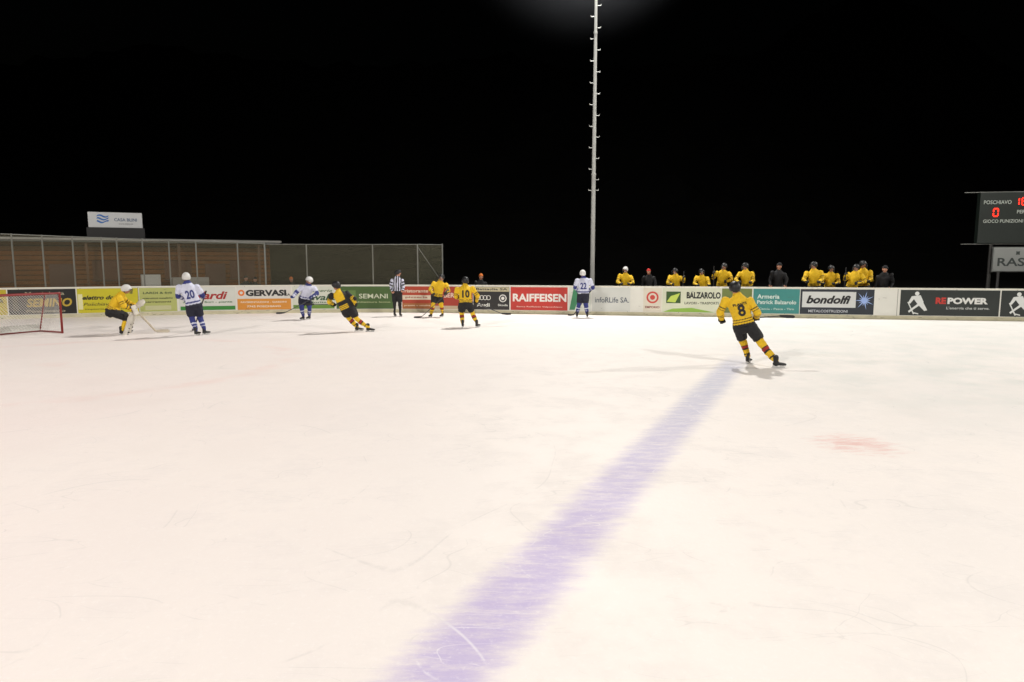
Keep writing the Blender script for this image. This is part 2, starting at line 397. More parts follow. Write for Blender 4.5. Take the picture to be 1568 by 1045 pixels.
AD(1532,1700,(46,52,50)); skaterlogo(1560); T("REPOWER",1640,.72,80,.24,(235,236,232),.05)
AD(1702,1800,(60,70,120))

# ------------------------------------------------------------------ safety netting fence
FN = root("safety_net_fence")
NET = net_material("net_mesh",.05,.11,(124,122,100))
GAL = mat((128,130,126),.45,.12,5.,.3)
def ftop(px): return 3.22-.30*min(1,max(0,(px+20)/430))
fpx=[-90,-30,24,70,116,160,183,222,262,303,366,407]
for a,b in zip(fpx[:-1],fpx[1:]):
    strip("netting",sb(a),sb(b),1.18,ftop((a+b)/2),-.19,NET,FN)
for px in fpx:
    tube("post",pp(sb(px),-.22,0),pp(sb(px),-.22,ftop(px)+.03),.028,GAL,FN)
for a,b in zip(fpx[:-1],fpx[1:]):
    tube("top_rail",pp(sb(a),-.22,ftop(a)),pp(sb(b),-.22,ftop(b)),.02,GAL,FN)
f2=[407,470,570,638]
strip("netting",sb(407),sb(638),1.18,2.88,-.3,NET,FN)
for px in f2: tube("post",pp(sb(px),-.33,0),pp(sb(px),-.33,2.9),.028,GAL,FN)
for a,b in zip(f2[:-1],f2[1:]): tube("top_rail",pp(sb(a),-.33,2.89),pp(sb(b),-.33,2.89),.014,GAL,FN)
e0=V(pp(sb(638),-.33,0)); e1=e0+V((.95,1.1,0))
o=mk("end_netting",[e0+V((0,0,1.1)),e1+V((0,0,1.1)),e1+V((0,0,2.9)),e0+V((0,0,2.9))],[(0,1,2,3)],NET,FN)
uv=o.data.uv_layers.new(name="UVMap")
for l,c in zip(uv.data,[(0,0),(1.45,0),(1.45,1.8),(0,1.8)]): l.uv=c
tube("end_post",e1,e1+V((0,0,2.95)),.03,GAL,FN); tube("end_rail",e0+V((0,0,2.89)),e1+V((0,0,2.9)),.016,GAL,FN)
tube("brace",e0+V((0,0,2.8)),e1+V((0,0,1.2)),.015,GAL,FN)

# ------------------------------------------------------------------ clubhouse
def plank_mat():
    m=bpy.data.materials.new("wood_cladding"); m.use_nodes=True; nt=m.node_tree; b=nt.nodes["Principled BSDF"]; N=NB(nt)
    tc=nt.nodes.new("ShaderNodeTexCoord"); P=tc.outputs["Object"]
    sp=nt.nodes.new("ShaderNodeSeparateXYZ"); nt.links.new(P,sp.inputs[0])
    f=N.m('FRACT',N.m('DIVIDE',sp.outputs[2],.22)); g=N.sstep(f,.0,.3)
    cb=nt.nodes.new("ShaderNodeCombineXYZ"); nt.links.new(sp.outputs[0],cb.inputs[0]); nt.links.new(sp.outputs[2],cb.inputs[1])
    c=N.mix(N.noise(N.mapping(cb.outputs[0],sc=(.8,7,1)),1.6,5,.6),(.085,.028,.006,1),(.18,.068,.018,1))
    c=N.mix(g,(.02,.009,.004,1),c); nt.links.new(c,b.inputs["Base Color"]); b.inputs["Roughness"].default_value=.85; b.inputs["Specular IOR Level"].default_value=.1; return m
CH=root("clubhouse",(-29.3,25.7,0),math.radians(32.3))
L=19.6; WD=plank_mat()
box("walls",(L,6,3.05),(L/2,3.02,1.525),WD,CH)
box("roof",(L+.8,7.2,.16),(L/2,2.9,3.16),mat((70,70,70),.7,.1,2.),CH)
box("roof_fascia",(L+.86,.04,.09),(L/2,-.76,3.17),mat((150,150,142),.5,.1,2.),CH)
tube("gutter",(-.3,-.82,3.07),(L+.3,-.82,3.07),.045,mat((90,90,86),.4,.1,2.,.4),CH)
SHUT=mat((78,42,22),.8,.2,3.)
for x in (1.5,4.6,8.,12.2,15.2,18.2):
    box("window_shutter",(1.2,.05,.9),(x,-.01,1.75),SHUT,CH,.01)
    box("window_sill",(1.3,.1,.05),(x,-.04,1.27),mat((70,46,28),.7,.1,3.),CH)
for x in (2.9,10.4,16.9):
    box("door",(.95,.06,2.05),(x,-.012,1.03),mat((72,40,22),.6,.1,3.),CH,.01)
for x in (3.8,7.6,11.4,15.2,18.9): box("porch_post",(.1,.1,3.0),(x,-.7,1.5),mat((90,60,34),.6,.1,3.),CH)
box("white_cabinet",(.8,.5,1.55),(13.9,-1.0,.775),mat((190,190,182),.4,.05,2.),CH,.02)
box("storage_bench",(1.6,.5,1.4),(15.6,-1.0,.7),mat((150,148,140),.5,.1,2.),CH,.02)
SG=root("rooftop_sign",(-18.9,33.0,0),math.radians(26))
box("sign_face",(2.25,.12,.72),(0,0,4.12),mat((205,208,208),.4,.04,2.),SG,.02)
box("sign_base",(2.4,.5,.55),(0,.1,3.48),mat((30,30,30),.6,.1,2.),SG)
for x in (-.9,0,.9): tube("strut",(x,.05,3.2),(x,.05,4.1),.03,GAL,SG)
BL=mat((50,110,185),.4,.05,2.)
for i in range(3):
    vs=[];fs=[]
    for k in range(9):
        x=-.78+k*.06; z=4.26-i*.13+.045*math.sin(k*.8+i); vs+=[(x,-.066,z),(x+.03,-.066,z+.07)]
    for k in range(8): fs.append((2*k,2*k+2,2*k+3,2*k+1))
    mk("wave_logo",vs,fs,BL,SG)
flattext("sign_lettering","CASA BLINI",(.42,4.14),.95,.15,mat((90,110,135),.4,.03,3.),SG,.02,0,-.067); flattext("sign_subtext","www.blini.ch",(.42,3.95),.6,.07,mat((120,120,125),.4,.03,3.),SG,.01,0,-.067)
DKG=mat((60,60,58),.5,.1,3.)
AN=root("roof_antenna",(-23.8,31.,0)); tube("rod",(0,0,3.2),(0,0,4.3),.02,DKG,AN); 
for z in (3.9,4.1,4.25): tube("element",(-.35,0,z),(.35,0,z+.02),.012,DKG,AN)
box("head",(.25,.2,.14),(0,0,3.75),DKG,AN)

# ------------------------------------------------------------------ floodlight masts
def mast(x,y,H,aim,P,rungs=True,col=(1,.95,.88)):
    r=root("floodlight_mast",(x,y,0)); g=mat((176,178,174),.45,.12,2.,.1)
    a=math.atan2(aim[1]-y,aim[0]-x)-math.pi/2
    tube("shaft_lower",(0,0,0),(0,0,6),.105,g,r,.092,16); tube("shaft_middle",(0,0,6),(0,0,12),.086,g,r,.07,16); tube("shaft_upper",(0,0,12),(0,0,H),.066,g,r,.055,16)
    for z,rr in ((6,.11),(12,.085)): tube("flange",(0,0,z-.04),(0,0,z+.04),rr,g,r,n=16)
    vs=[];fs=[]
    if rungs:
        for i in range(int((H-5.3)/.46)):
            z=5.3+i*.46
            for sd in ((-1,1) if i==0 else ((1,) if i%2 else (-1,))):
                loft(vs,fs,[(sd*.05,0,z),(sd*.21,0,z)],[.013,.013],(0,1,0),6,False,False)
                loft(vs,fs,[(sd*.21,0,z-.01),(sd*.22,0,z+.06)],[.013,.013],(0,1,0),6,False,False)
        mk("climbing_rungs",vs,fs,g,r)
    R3=Matrix.Rotation(a,4,'Z')
    arm=box("crossarm",(3.2,.12,.12),(0,0,0),g,r,mw=Matrix.Translation((0,0,H))@R3)
    for k in range(4):
        mw=Matrix.Translation((0,0,H))@R3@Matrix.Translation((-1.2+.8*k,.2,.0))@Matrix.Rotation(math.radians(-50),4,'X')
        box("lamp_housing",(.55,.3,.45),(0,0,0),mat((90,90,90),.4,.1,3.),r,.03,mw=mw)
        box("lamp_glass",(.48,.02,.38),(0,.165,0),mat((255,250,235),.3,.0,3.,0.,0.,6.),r,mw=mw)
    l=bpy.data.lights.new("floodlight",'SPOT'); l.energy=P; l.spot_size=math.radians(125); l.spot_blend=.5; l.shadow_soft_size=.35; l.color=col
    o=bpy.data.objects.new("floodlight",l); COL.objects.link(o); o.parent=r
    fw=(V(aim)-V((x,y,H))).normalized(); o.location=V((0,0,H-.1))+V((fw.x,fw.y,0)).normalized()*.65
    o.rotation_euler=fw.to_track_quat('-Z','Y').to_euler()
mast(3.62,30.9,18,(3,12,0),17500,col=(1,.97,.93))
mast(36,24,18,(3,16,0),20000,col=(1,.96,.9))
mast(-17,-8,17,(-6,13,0),17000,col=(1,.94,.89))
mast(17,-8,17,(5,15,0),15500,col=(1,.95,.90))
mast(-36,8,17,(-8,16,0),9000,col=(1,.92,.88))
# scattering volume added to make a glow round the mast head, thinning with distance
bm=bmesh.new(); bmesh.ops.create_icosphere(bm,subdivisions=3,radius=7.); me=bpy.data.meshes.new("glow_volume"); bm.to_mesh(me); bm.free()
mm=bpy.data.materials.new("glow_scatter"); mm.use_nodes=True; nt=mm.node_tree; nt.nodes.remove(nt.nodes["Principled BSDF"])
N_=NB(nt); tc=nt.nodes.new("ShaderNodeTexCoord"); vl=nt.nodes.new("ShaderNodeVectorMath"); vl.operation='LENGTH'; nt.links.new(tc.outputs["Object"],vl.inputs[0])
vsn=nt.nodes.new("ShaderNodeVolumeScatter"); nt.links.new(N_.m('MULTIPLY',N_.sstep(vl.outputs["Value"],6.8,1.0),.016),vsn.inputs["Density"]); nt.links.new(vsn.outputs[0],nt.nodes["Material Output"].inputs["Volume"])
vsn.inputs["Color"].default_value=(.85,.9,1,1)
mo=addo("glow_volume",me,None,mm); mo.location=(2.8,30.2,17.9)

# ------------------------------------------------------------------ scoreboard & sign
SB=root("scoreboard",(18.62,27.6,0),math.radians(-10.8))
DG=mat((26,36,31),.5,.1,2.)
box("cabinet",(4.4,.3,2.0),(2.2,.16,3.88),DG,SB,.02)
for z in (4.9,2.86): tube("frame_rail",(-.55,.1,z),(4.6,.1,z),.018,GAL,SB)
for x in (.6,3.8): tube("leg",(x,.2,0),(x,.2,2.9),.07,DKG,SB)
LW=mat((190,198,190),.4,.03,3.); RD=mat((255,40,22),.4,0.,3.,0.,0.,3.5)
def lab(s,x,z,w,h): flattext("lettering",s,(x,z),w,h,LW,SB,.01,0,-.006)
lab("POSCHIAVO",.62,4.5,.98,.15); lab("PERIODO",1.72,4.12,.78,.14); lab("GIOCO PUNIZIONI",.86,3.76,1.42,.13); lab("OSPITI",3.4,4.5,.8,.15); lab("GIOCO PUNIZIONI",3.2,3.76,1.42,.13)
SEG={'0':'abcdef','1':'bc','8':'abcdefg','2':'abged','3':'abgcd'}
def digit(ch,x,z,h):
    w=h*.55;t=h*.13
    B={'a':(0,h/2,w,t),'g':(0,0,w,t),'d':(0,-h/2,w,t),'f':(-w/2,h/4,t,h/2-t),'b':(w/2,h/4,t,h/2-t),'e':(-w/2,-h/4,t,h/2-t),'c':(w/2,-h/4,t,h/2-t)}
    for s_ in SEG[ch]:
        cx,cz,a,b=B[s_]; box("digit_segment",(a*.84,.012,b*.95),(x+cx,-.008,z+cz),RD,SB)
digit('1',1.3,4.52,.27); digit('8',1.55,4.52,.27); digit('3',1.98,4.52,.27); digit('2',2.25,4.52,.27)
digit('0',.58,4.1,.3); digit('2',2.4,4.1,.26); digit('1',3.4,4.1,.3)
for z in (.07,-.07): box("colon",(.035,.012,.035),(1.765,-.008,4.52+z),RD,SB)
AS=root("advertising_sign",(19.17,27.4,0),math.radians(-10.8))
box("panel",(3.2,.08,.93),(1.6,0,2.25),mat((150,154,151),.5,.06,1.5),AS,.01)
box("panel_edge",(3.26,.05,.99),(1.6,.03,2.25),mat((90,92,90),.5,.06,1.5),AS)
flattext("lettering","RASELLI",(1.12,2.15),1.95,.33,mat((58,66,64),.5,.05,3.),AS,.02,0,-.046)
pdisc2=[(.85+.1*math.cos(i*math.pi/4)*(1 if i%2 else .6),-.046,2.5+.1*math.sin(i*math.pi/4)*(1 if i%2 else .6)) for i in range(8)]
mk("crest",pdisc2,[tuple(range(8))],mat((58,66,64),.5,.05,3.),AS)
for x in (.25,2.9): tube("leg",(x,.06,0),(x,.06,1.8),.05,mat((70,70,70),.5,.1,3.),AS)

# ------------------------------------------------------------------ goal
GB=V((-13.72,20.72,0)); dirn=V((-.42,-.9075,0)); back=V((-.9075,.42,0))
GO=root("hockey_goal",GB)
RDM=mat((128,30,28),.4,.12,4.)
w=1.83;h=1.22
p=lambda u,b,z:(dirn*u+back*b+V((0,0,z)))
for u in (0,w): tube("goal_post",p(u,0,0),p(u,0,h),.032,RDM,GO,n=12)
tube("crossbar",p(-.03,0,h),p(w+.03,0,h),.032,RDM,GO,n=12)
for u in (0,w):
    tube("top_side_bar",p(u,0,h),p(u+(.12 if u==0 else -.12),.5,h),.022,RDM,GO); tube("base_side_bar",p(u,0,.03),p(u,1.1,.03),.025,RDM,GO)
    tube("back_bar",p(u+(.12 if u==0 else -.12),.5,h),p(u,1.1,.03),.02,RDM,GO)
tube("top_back_bar",p(.12,.5,h),p(w-.12,.5,h),.022,RDM,GO); tube("base_back_bar",p(0,1.1,.03),p(w,1.1,.03),.025,RDM,GO)
GN=net_material("goal_net",.09,.17,(225,225,220))
def quad(nm,a,b,c,d,m):
    o=mk(nm,[a,b,c,d],[(0,1,2,3)],m,GO); uv=o.data.uv_layers.new(name="UVMap"); W_=(V(b)-V(a)).length; H_=(V(d)-V(a)).length
    for l,cc in zip(uv.data,[(0,0),(W_,0),(W_,H_),(0,H_)]): l.uv=cc
quad("back_net",p(.01,1.09,.04),p(w-.01,1.09,.04),p(w-.13,.5,h-.02),p(.13,.5,h-.02),GN)
quad("top_net",p(.02,.03,h-.01),p(w-.02,.03,h-.01),p(w-.13,.5,h-.01),p(.13,.5,h-.01),GN)
quad("side_net",p(0.01,.02,.04),p(.01,1.08,.04),p(.12,.5,h-.02),p(.01,.02,h-.02),GN)
quad("side_net",p(w-.01,.02,.04),p(w-.01,1.08,.04),p(w-.12,.5,h-.02),p(w-.01,.02,h-.02),GN)
o=mk("base_skirt",[p(0,1.06,.05),p(w,1.06,.05),p(w,1.06,.25),p(0,1.06,.25)],[(0,1,2,3)],mat((205,205,198),.6,.05,3.),GO)

# ------------------------------------------------------------------ shared figure parts
def setcol(me, cols):
    ca=me.color_attributes.new("Col",'FLOAT_COLOR','POINT'); arr=np.ones((len(me.vertices),4),dtype=np.float32); arr[:,:3]=cols; ca.data.foreach_set("color",arr.ravel())
def ico(sub):
    bm=bmesh.new(); bmesh.ops.create_icosphere(bm,subdivisions=sub,radius=1); me=bpy.data.meshes.new("head"); bm.to_mesh(me); bm.free(); return me
def head_mesh(hair):
    me=ico(5); SK=lin((186,132,106)); HR=lin(hair); cols=[]
    g=lambda x,y,sx:math.exp(-(x*x+y*y)/(2*sx*sx))
    for v in me.vertices:
        x,y,z=v.co; X=x*.078;Y_=y*.1;Z=z*.12
        if z<0: X*=1-.28*z*z; 
        if z<-.2 and y>0: Y_*=1-.1*(-z-.2)
        if y>.2:
            Y_+=.026*math.exp(-(x/.13)**2)*(math.exp(-((z+.12)/.13)**2)+.5*math.exp(-((z-.05)/.12)**2))
            e=g(abs(x)-.36,z-.06,.13); Y_-=.014*e
            Y_+=.006*math.exp(-((z-.24)/.07)**2); Y_-=.008*math.exp(-((z+.46)/.05)**2)*math.exp(-(x/.3)**2)
            Y_+=.007*math.exp(-((z+.75)/.14)**2)*math.exp(-(x/.3)**2)
        X+=math.copysign(.017,x)*g(y+.05,z+.02,.14)*(1 if abs(x)>.75 else 0)
        c=SK; k=1.
        if y>.3 and g(abs(x)-.36,z-.05,.07)>.5: c=lin((40,30,26)) if g(abs(x)-.36,z-.05,.035)>.4 else lin((225,218,210))
        if y>.3 and abs(z+.46)<.045 and abs(x)<.27: c=lin((150,80,75))
        if y>.3 and abs(z-.27)<.035 and .18<abs(x)<.55: c=HR
        if z>.62 or (y<-.1 and z>-.62 and not(abs(x)>.8 and z<.3)): c=HR; k=1.05
        v.co=(X*k,Y_*k,Z*k)
        cols.append(c)
    setcol(me,cols); me.materials.append(SKINM); me.polygons.foreach_set("use_smooth",[True]*len(me.polygons)); return me
HEADS=[head_mesh((60,42,28)),head_mesh((30,24,20))]
def shell(name,tf,ts,tb,rgb,sc=(.112,.137,.135),ridge=.02,rough=.35):
    vs=[];fs=[];n=32;m=12
    for i in range(m+1):
        for k in range(n):
            a=2*math.pi*k/n; cy=math.cos(a)
            tm=ts+(tf-ts)*max(0,cy)**1.5+(tb-ts)*max(0,-cy)**1.5
            t=math.radians(tm)*i/m
            rr=1+ridge*math.cos(a*2)*math.sin(t)+ (ridge*1.2 if (k in (2,3,29,30,6,26)) and i>3 else 0)
            vs.append((math.sin(a)*math.sin(t)*sc[0]*rr, cy*math.sin(t)*sc[1]*rr, math.cos(t)*sc[2]*rr+.012))
    for i in range(m):
        for k in range(n): k2=(k+1)%n; fs.append((i*n+k,(i+1)*n+k,(i+1)*n+k2,i*n+k2))
    me=bpy.data.meshes.new(name); me.from_pydata(vs,[],fs); me.update(); me.materials.append(mat(rgb,rough,.05,5.)); me.polygons.foreach_set("use_smooth",[True]*len(me.polygons)); return me
HELM={'k':shell("helmet",76,118,124,(18,18,20),rough=.5),'w':shell("helmet",76,118,124,(205,205,202),rough=.5),'r':shell("cap",72,80,88,(180,40,36),(.095,.118,.135),0,.9),
      'b':shell("beanie",72,82,95,(22,22,26),(.096,.119,.14),0,.9),'o':shell("beanie",72,82,95,(195,105,40),(.096,.119,.15),0,.9)}
def cage_mesh():
    vs=[];fs=[]
    for z in (-.1,-.065,-.03,.005,.03):
        pts=[(.1*math.sin(a),.045+.1*math.cos(a)+.01,z) for a in np.linspace(-1.35,1.35,9)]
        loft(vs,fs,pts,[.0035]*9,(0,0,1),5,False,False)
    for a in (-.9,-.45,0,.45,.9):
        pts=[(.1*math.sin(a),.055+.1*math.cos(a),z) for z in (.04,-.03,-.1)]; loft(vs,fs,pts,[.0035]*3,(1,0,0),5,False,False)
    me=bpy.data.meshes.new("cage"); me.from_pydata([tuple(v) for v in vs],[],fs); me.update(); me.materials.append(mat((70,70,70),.3,.05,3.,.3)); return me
CAGE=cage_mesh()
def glove_mesh(rgb,scale=1.,sleeve=True):
    vs=[];fs=[]
    loft(vs,fs,[(0,-.10,.03),(0,-.03,.042),(0,.005,.045)],[(.045,.028),(.055,.03),(.052,.024)],(1,0,0),12)
    for i,(x,l) in enumerate(((-.042,.9),(-.014,1.05),(.015,1.),(.042,.82))):
        loft(vs,fs,[(x,0,.045),(x*1.05,.048*l,.026),(x*1.05,.05*l,-.012),(x,.015,-.034)],[.0145,.0145,.013,.011],(1,0,0),8)
    loft(vs,fs,[(-.045,-.06,.03),(-.064,-.025,.0),(-.045,.01,-.03)],[.018,.016,.012],(0,1,0),8)
    if sleeve: loft(vs,fs,[(0,-.20,.03),(0,-.09,.03)],[(.066,.056),(.052,.042)],(1,0,0),12)
    me=remeshed(vs,fs,.0065,1)
    for v in me.vertices: v.co*=scale
    me.materials.append(mat(rgb,.6,.1,20.)); me.polygons.foreach_set("use_smooth",[True]*len(me.polygons)); return me
GLOVE={'k':glove_mesh((24,24,26),1.12),'b':glove_mesh((40,52,110),1.12),'s':glove_mesh((186,132,106),.9,False)}
def skate_mesh():
    vs=[];fs=[]
    loft(vs,fs,[(0,-.02,.09),(0,-.015,.0),(0,-.01,-.04)],[(.05,.06),(.043,.055),(.043,.065)],(1,0,0),12)
    loft(vs,fs,[(0,-.05,-.045),(0,.05,-.045),(0,.13,-.055),(0,.18,-.06)],[(.036,.034),(.042,.036),(.045,.03),(.036,.025)],(1,0,0),12)
    me=remeshed(vs,fs,.012,2); me.materials.append(mat((24,24,26),.35,.1,10.))
    bm=bmesh.new(); bm.from_mesh(me); me.materials.append(mat((200,200,198),.3,.05,5.))
    def bx(sx,sy,sz,c):
        v,f=boxvf(sx,sy,sz,c); bv=[bm.verts.new(q) for q in v]
        for q in f: fc=bm.faces.new([bv[i] for i in q]); fc.material_index=1
    bx(.03,.06,.03,(0,-.05,-.09)); bx(.03,.07,.03,(0,.11,-.095)); bx(.016,.25,.02,(0,.04,-.108)); bx(.006,.28,.018,(0,.04,-.121))
    bm.to_mesh(me); bm.free(); return me
SKATE=skate_mesh()
def shoe_mesh():
    vs=[];fs=[]
    loft(vs,fs,[(0,-.01,.06),(0,-.01,-.06)],[(.045,.05),(.043,.055)],(1,0,0),12)
    loft(vs,fs,[(0,-.05,-.095),(0,.06,-.095),(0,.17,-.105)],[(.036,.036),(.042,.034),(.036,.025)],(1,0,0),12)
    me=remeshed(vs,fs,.012,2); me.materials.append(mat((24,24,26),.5,.1,10.)); return me
SHOE=shoe_mesh()

Yc=lin((226,184,22)); Kc=lin((20,20,22)); Wc=lin((205,208,226)); Bc=lin((44,52,120)); Rc=lin((160,36,30)); Dk=lin((22,23,27)); Nv=lin((22,24,44)); SKc=lin((186,132,106))
def st_yellow(bn,t,la,fr,z):
    if bn=='torso':
        if t<.1: return Kc
        if .15<t<.175 or .225<t<.25: return Kc
        return Yc
    if bn=='uarm': return Kc if .55<t<.63 or .75<t<.8 else Yc
    if bn=='farm': return Kc if .2<t<.3 or .45<t<.5 or t>.93 else Yc
    if bn=='thigh': return Kc if t<.88 else Yc
    if bn=='shin':
        if .3<t<.42 : return Rc
        if .42<t<.5 or .26<t<.3 or .72<t<.78: return Kc
        return Yc
    return SKc
def st_yback(bn,t,la,fr,z):
    if bn=='torso' and t>.1 and (la>.06 or .3<t<.5): return Kc
    if bn=='uarm' and t<.5: return Kc
    return st_yellow(bn,t,la,fr,z)
def st_white(bn,t,la,fr,z):
    if bn=='torso':
        if t<.1: return Nv
        if .16<t<.22: return Bc
        if t>.95: return Bc
        return Wc
    if bn=='uarm': return Bc if t>.72 else Wc
    if bn=='farm': return Bc if t<.18 or .35<t<.5 else Wc
    if bn=='thigh': return Nv if t<.88 else Bc
    if bn=='shin': return Wc if .35<t<.45 or .6<t<.64 else Bc
    return SKc
def st_ref(bn,t,la,fr,z):
    if bn=='torso':
        if t<.2: return Kc
        return Kc if math.floor(la/.045+.5)%2 else Wc
    if bn=='uarm': return Kc if int(t*5)%2 else Wc
    if bn=='farm': return Kc if int(t*5)%2==0 else Wc
    if bn in('thigh','shin'): return Kc
    return SKc
def st_dark(bn,t,la,fr,z): return SKc if bn=='neck' else Dk
def st_goalie(bn,t,la,fr,z):
    if bn in('torso','uarm','farm'): return st_yellow(bn,t,la,fr,z)
    if bn=='shin': return Yc
    return Kc
STY={'y':st_yellow,'yb':st_yback,'w':st_white,'ref':st_ref,'d':st_dark,'g':st_goalie}
SHAFT=mat((38,38,40),.4,.1,5.); SHAFTW=mat((200,190,170),.4,.1,5.); TAPE=mat((30,30,32),.8,.1,5.)

def stick(r,p0,p1,bd,m=None,goalie=False):
    p0,p1,bd=V(p0),V(p1),V(bd).normalized(); d=(p1-p0); L=d.length
    vs,fs=boxvf(.03,L,.022,(0,L/2,0)); mw=M4(d,(0,0.2,1),p0)
    vs=[mw@v for v in vs]
    zb=p1.z-.05 if p1.z>.15 else 0.
    side=bd.cross(V((0,0,1))).normalized(); hh=.075 if not goalie else .1; bl=.31 if not goalie else .38
    b=len(vs); rows=[(0,0,.03,hh),(bl*.5,.01,.005,hh),(bl*.9,.035,.005,hh*.95),(bl,.045,.02,hh*.7)]
    for u,cv,z0,z1 in rows:
        for o in (-.009,.009): 
            for z in (z0,z1): q=p1+bd*u+side*(cv+o); vs.append(V((q.x,q.y,z+zb)))
    fs=list(fs)
    for i in range(3):
        a=b+i*4; c=a+4
        fs+= [(a,c,c+1,a+1),(a+2,a+3,c+3,c+2),(a+1,c+1,c+3,a+3),(a,a+2,c+2,c)]
    fs+=[(b,b+1,b+3,b+2),(b+12,b+14,b+15,b+13)]
    mk("hockey_stick",vs,fs,m or SHAFT,r)
    if goalie: box("paddle",(.09,.62,.025),(0,L-.3,0),m or SHAFT,r,.005,mw=mw)
    box("tape",(.036,.16,.028),(0,.08,0),TAPE,r,mw=mw)

def figure(name,X,Y,J,sty,front,helm='k',glove='k',z0=0.,feet='skate',number=None,label=None,numcol=Kc,cage=True,bulk=1.,vox=.02,sc=1.,headdir=None,yaw=True,stk=None,seed=0,toe=None):
    r=root(name,(X,Y,z0),-math.atan2(X,Y) if yaw else 0); r.scale=(sc,)*3
    g={k:V(v) for k,v in J.items()}
    neck,pel,head=g['neck'],g['pelvis'],g['head']; up=(neck-pel).normalized()
    hn_=(head-neck).normalized(); neck=neck+up*.015; head=head-hn_*.038
    lat=(g['sR']-g['sL']).normalized(); fr=V(front); fr=(fr-up*fr.dot(up)).normalized()
    lw=lat-up*lat.dot(up); lw.normalize()
    hipL=g.get('hipL',pel-lw*.1-up*.06); hipR=g.get('hipR',pel+lw*.1-up*.06)
    vs=[];fs=[]; bl=bulk
    mid=(g['sL']+g['sR'])/2; low=pel-up*.1; T_=mid-pel
    sw=(g['sR']-g['sL']).length/2
    loft(vs,fs,[low,pel+T_*.02,pel+T_*.3,pel+T_*.62,pel+T_*.88,mid+up*.04,neck-up*.005],[(.225*bl,.17*bl),(.215*bl,.165*bl),(.195*bl,.155*bl),(.21*bl,.16*bl),(sw*.92,.145*bl),(sw*.74,.115*bl),(.092,.082)],lat,22,False,True)
    loft(vs,fs,[pel-up*.14,pel],[(.17*bl,.13*bl),(.17*bl,.13*bl)],lat,18)
    loft(vs,fs,[neck-up*.04,neck,head],[.07,.062,.058],lat,12)
    segs=[('torso',low,neck,.2*bl),('neck',neck+ (head-neck)*.25,head,.05)]
    for s in 'LR':
        sh,el,ha=g['s'+s],g['e'+s],g['h'+s]; hip=hipL if s=='L' else hipR; kn,an=g['k'+s],g['a'+s]
        loft(vs,fs,[sh,sh.lerp(el,.35),el.lerp(sh,.1),el,el.lerp(ha,.3),el.lerp(ha,.85)],[.09*bl,.084*bl,.074*bl,.072*bl,.07*bl,.056*bl],fr,14)
        loft(vs,fs,[hip,hip.lerp(kn,.45),hip.lerp(kn,.86)],[.135*bl,.13*bl,.115*bl],lat,16,True,False)
        loft(vs,fs,[hip.lerp(kn,.6),kn,kn.lerp(an,.25),kn.lerp(an,.5),kn.lerp(an,.85),an+V((0,0,.02))],[.085*bl,.084*bl,.08*bl,.076*bl,.056*bl,.05*bl],lat,14)
        segs+=[('uarm',sh,el,.085*bl),('farm',el,ha,.065*bl),('thigh',hip,kn,.125*bl),('shin',kn,an,.075*bl)]
    me=remeshed(vs,fs,vox,3)
    co=np.array([v.co[:] for v in me.vertices]); D=[];TT=[]
    for nm,a,b,rad in segs:
        a_=np.array(a);b_=np.array(b);ab=b_-a_;L2=ab@ab; t=np.clip(((co-a_)@ab)/L2,0,1); q=a_+t[:,None]*ab; dist=np.linalg.norm(co-q,axis=1)
        D.append(dist/rad if nm!='torso' else dist/(rad*1.05)); TT.append(t)
    nk=np.array(neck); hn=np.array((head-neck).normalized()); rel=co-nk; hgt=rel@hn; rad_=np.linalg.norm(rel-hgt[:,None]*hn,axis=1)
    D=np.array(D); D[1][(hgt>.045)&(rad_<.085)]=0.; D[1][(hgt<=.045)]=99.
    idx=np.argmin(D,axis=0); fn=STY[sty]; cols=[]
    pe=np.array(pel); la=(co-pe)@np.array(lw); frc=(co-pe)@np.array(fr)
    for i,k in enumerate(idx): cols.append(fn(segs[k][0],float(TT[k][i]),la[i],frc[i],co[i][2]))
    nrm=[v.normal.copy() for v in me.vertices]
    for i,v in enumerate(me.vertices):
        k=segs[idx[i]][0]
        if k=='neck': continue
        p_=v.co*7+V((seed,seed*2.1,0)); p_.z*=.6
        n_=noise.noise(p_)*.024+noise.noise(v.co*19+V((seed,0,0)))*.009
        v.co+=nrm[i]*n_
    setcol(me,cols); body=addo("body",me,r,CLOTH,smooth=True)
    hd=V(headdir or front); hu=(head-neck).normalized()*.5+V((0,0,1)); hm=M4(hd,hu,head,1.05)
    addo("head",random.choice(HEADS),r,mw=hm)
    if helm: addo("helmet" if helm in 'kw' else "cap",HELM[helm],r,mw=hm)
    if cage and helm in ('k','w'): addo("face_cage",CAGE,r,mw=hm)
    sd=None
    if stk:
        p0,p1,bd=stk[:3]; stick(r,p0,p1,bd,stk[3] if len(stk)>3 else None,sty=='g'); sd=(V(p1)-V(p0)).normalized()
    for s in 'LR':
        el,ha=g['e'+s],g['h'+s]; f=(ha-el).normalized(); x=sd if sd is not None else V((1,0,0)); 
        x=x-f*x.dot(f)
        if x.length<.1: x=f.orthogonal()
        x.normalize(); 
        if s=='L': x=x if x.x>0 else -x
        z=x.cross(f); mw=Matrix.Translation(ha)@Matrix((x,f,z)).transposed().to_4x4()@Matrix.Translation((0,0,-.02))
        if not(sty=='g'): addo("glove" if glove!='s' else "hand",GLOVE[glove],r,mw=mw)
        an=g['a'+s]; td=V((toe or {}).get(s,(fr.x,fr.y,0))); td.z=0
        addo("skate" if feet=='skate' else "shoe",SKATE if feet=='skate' else SHOE,r,mw=M4(td,(0,0,1),an))
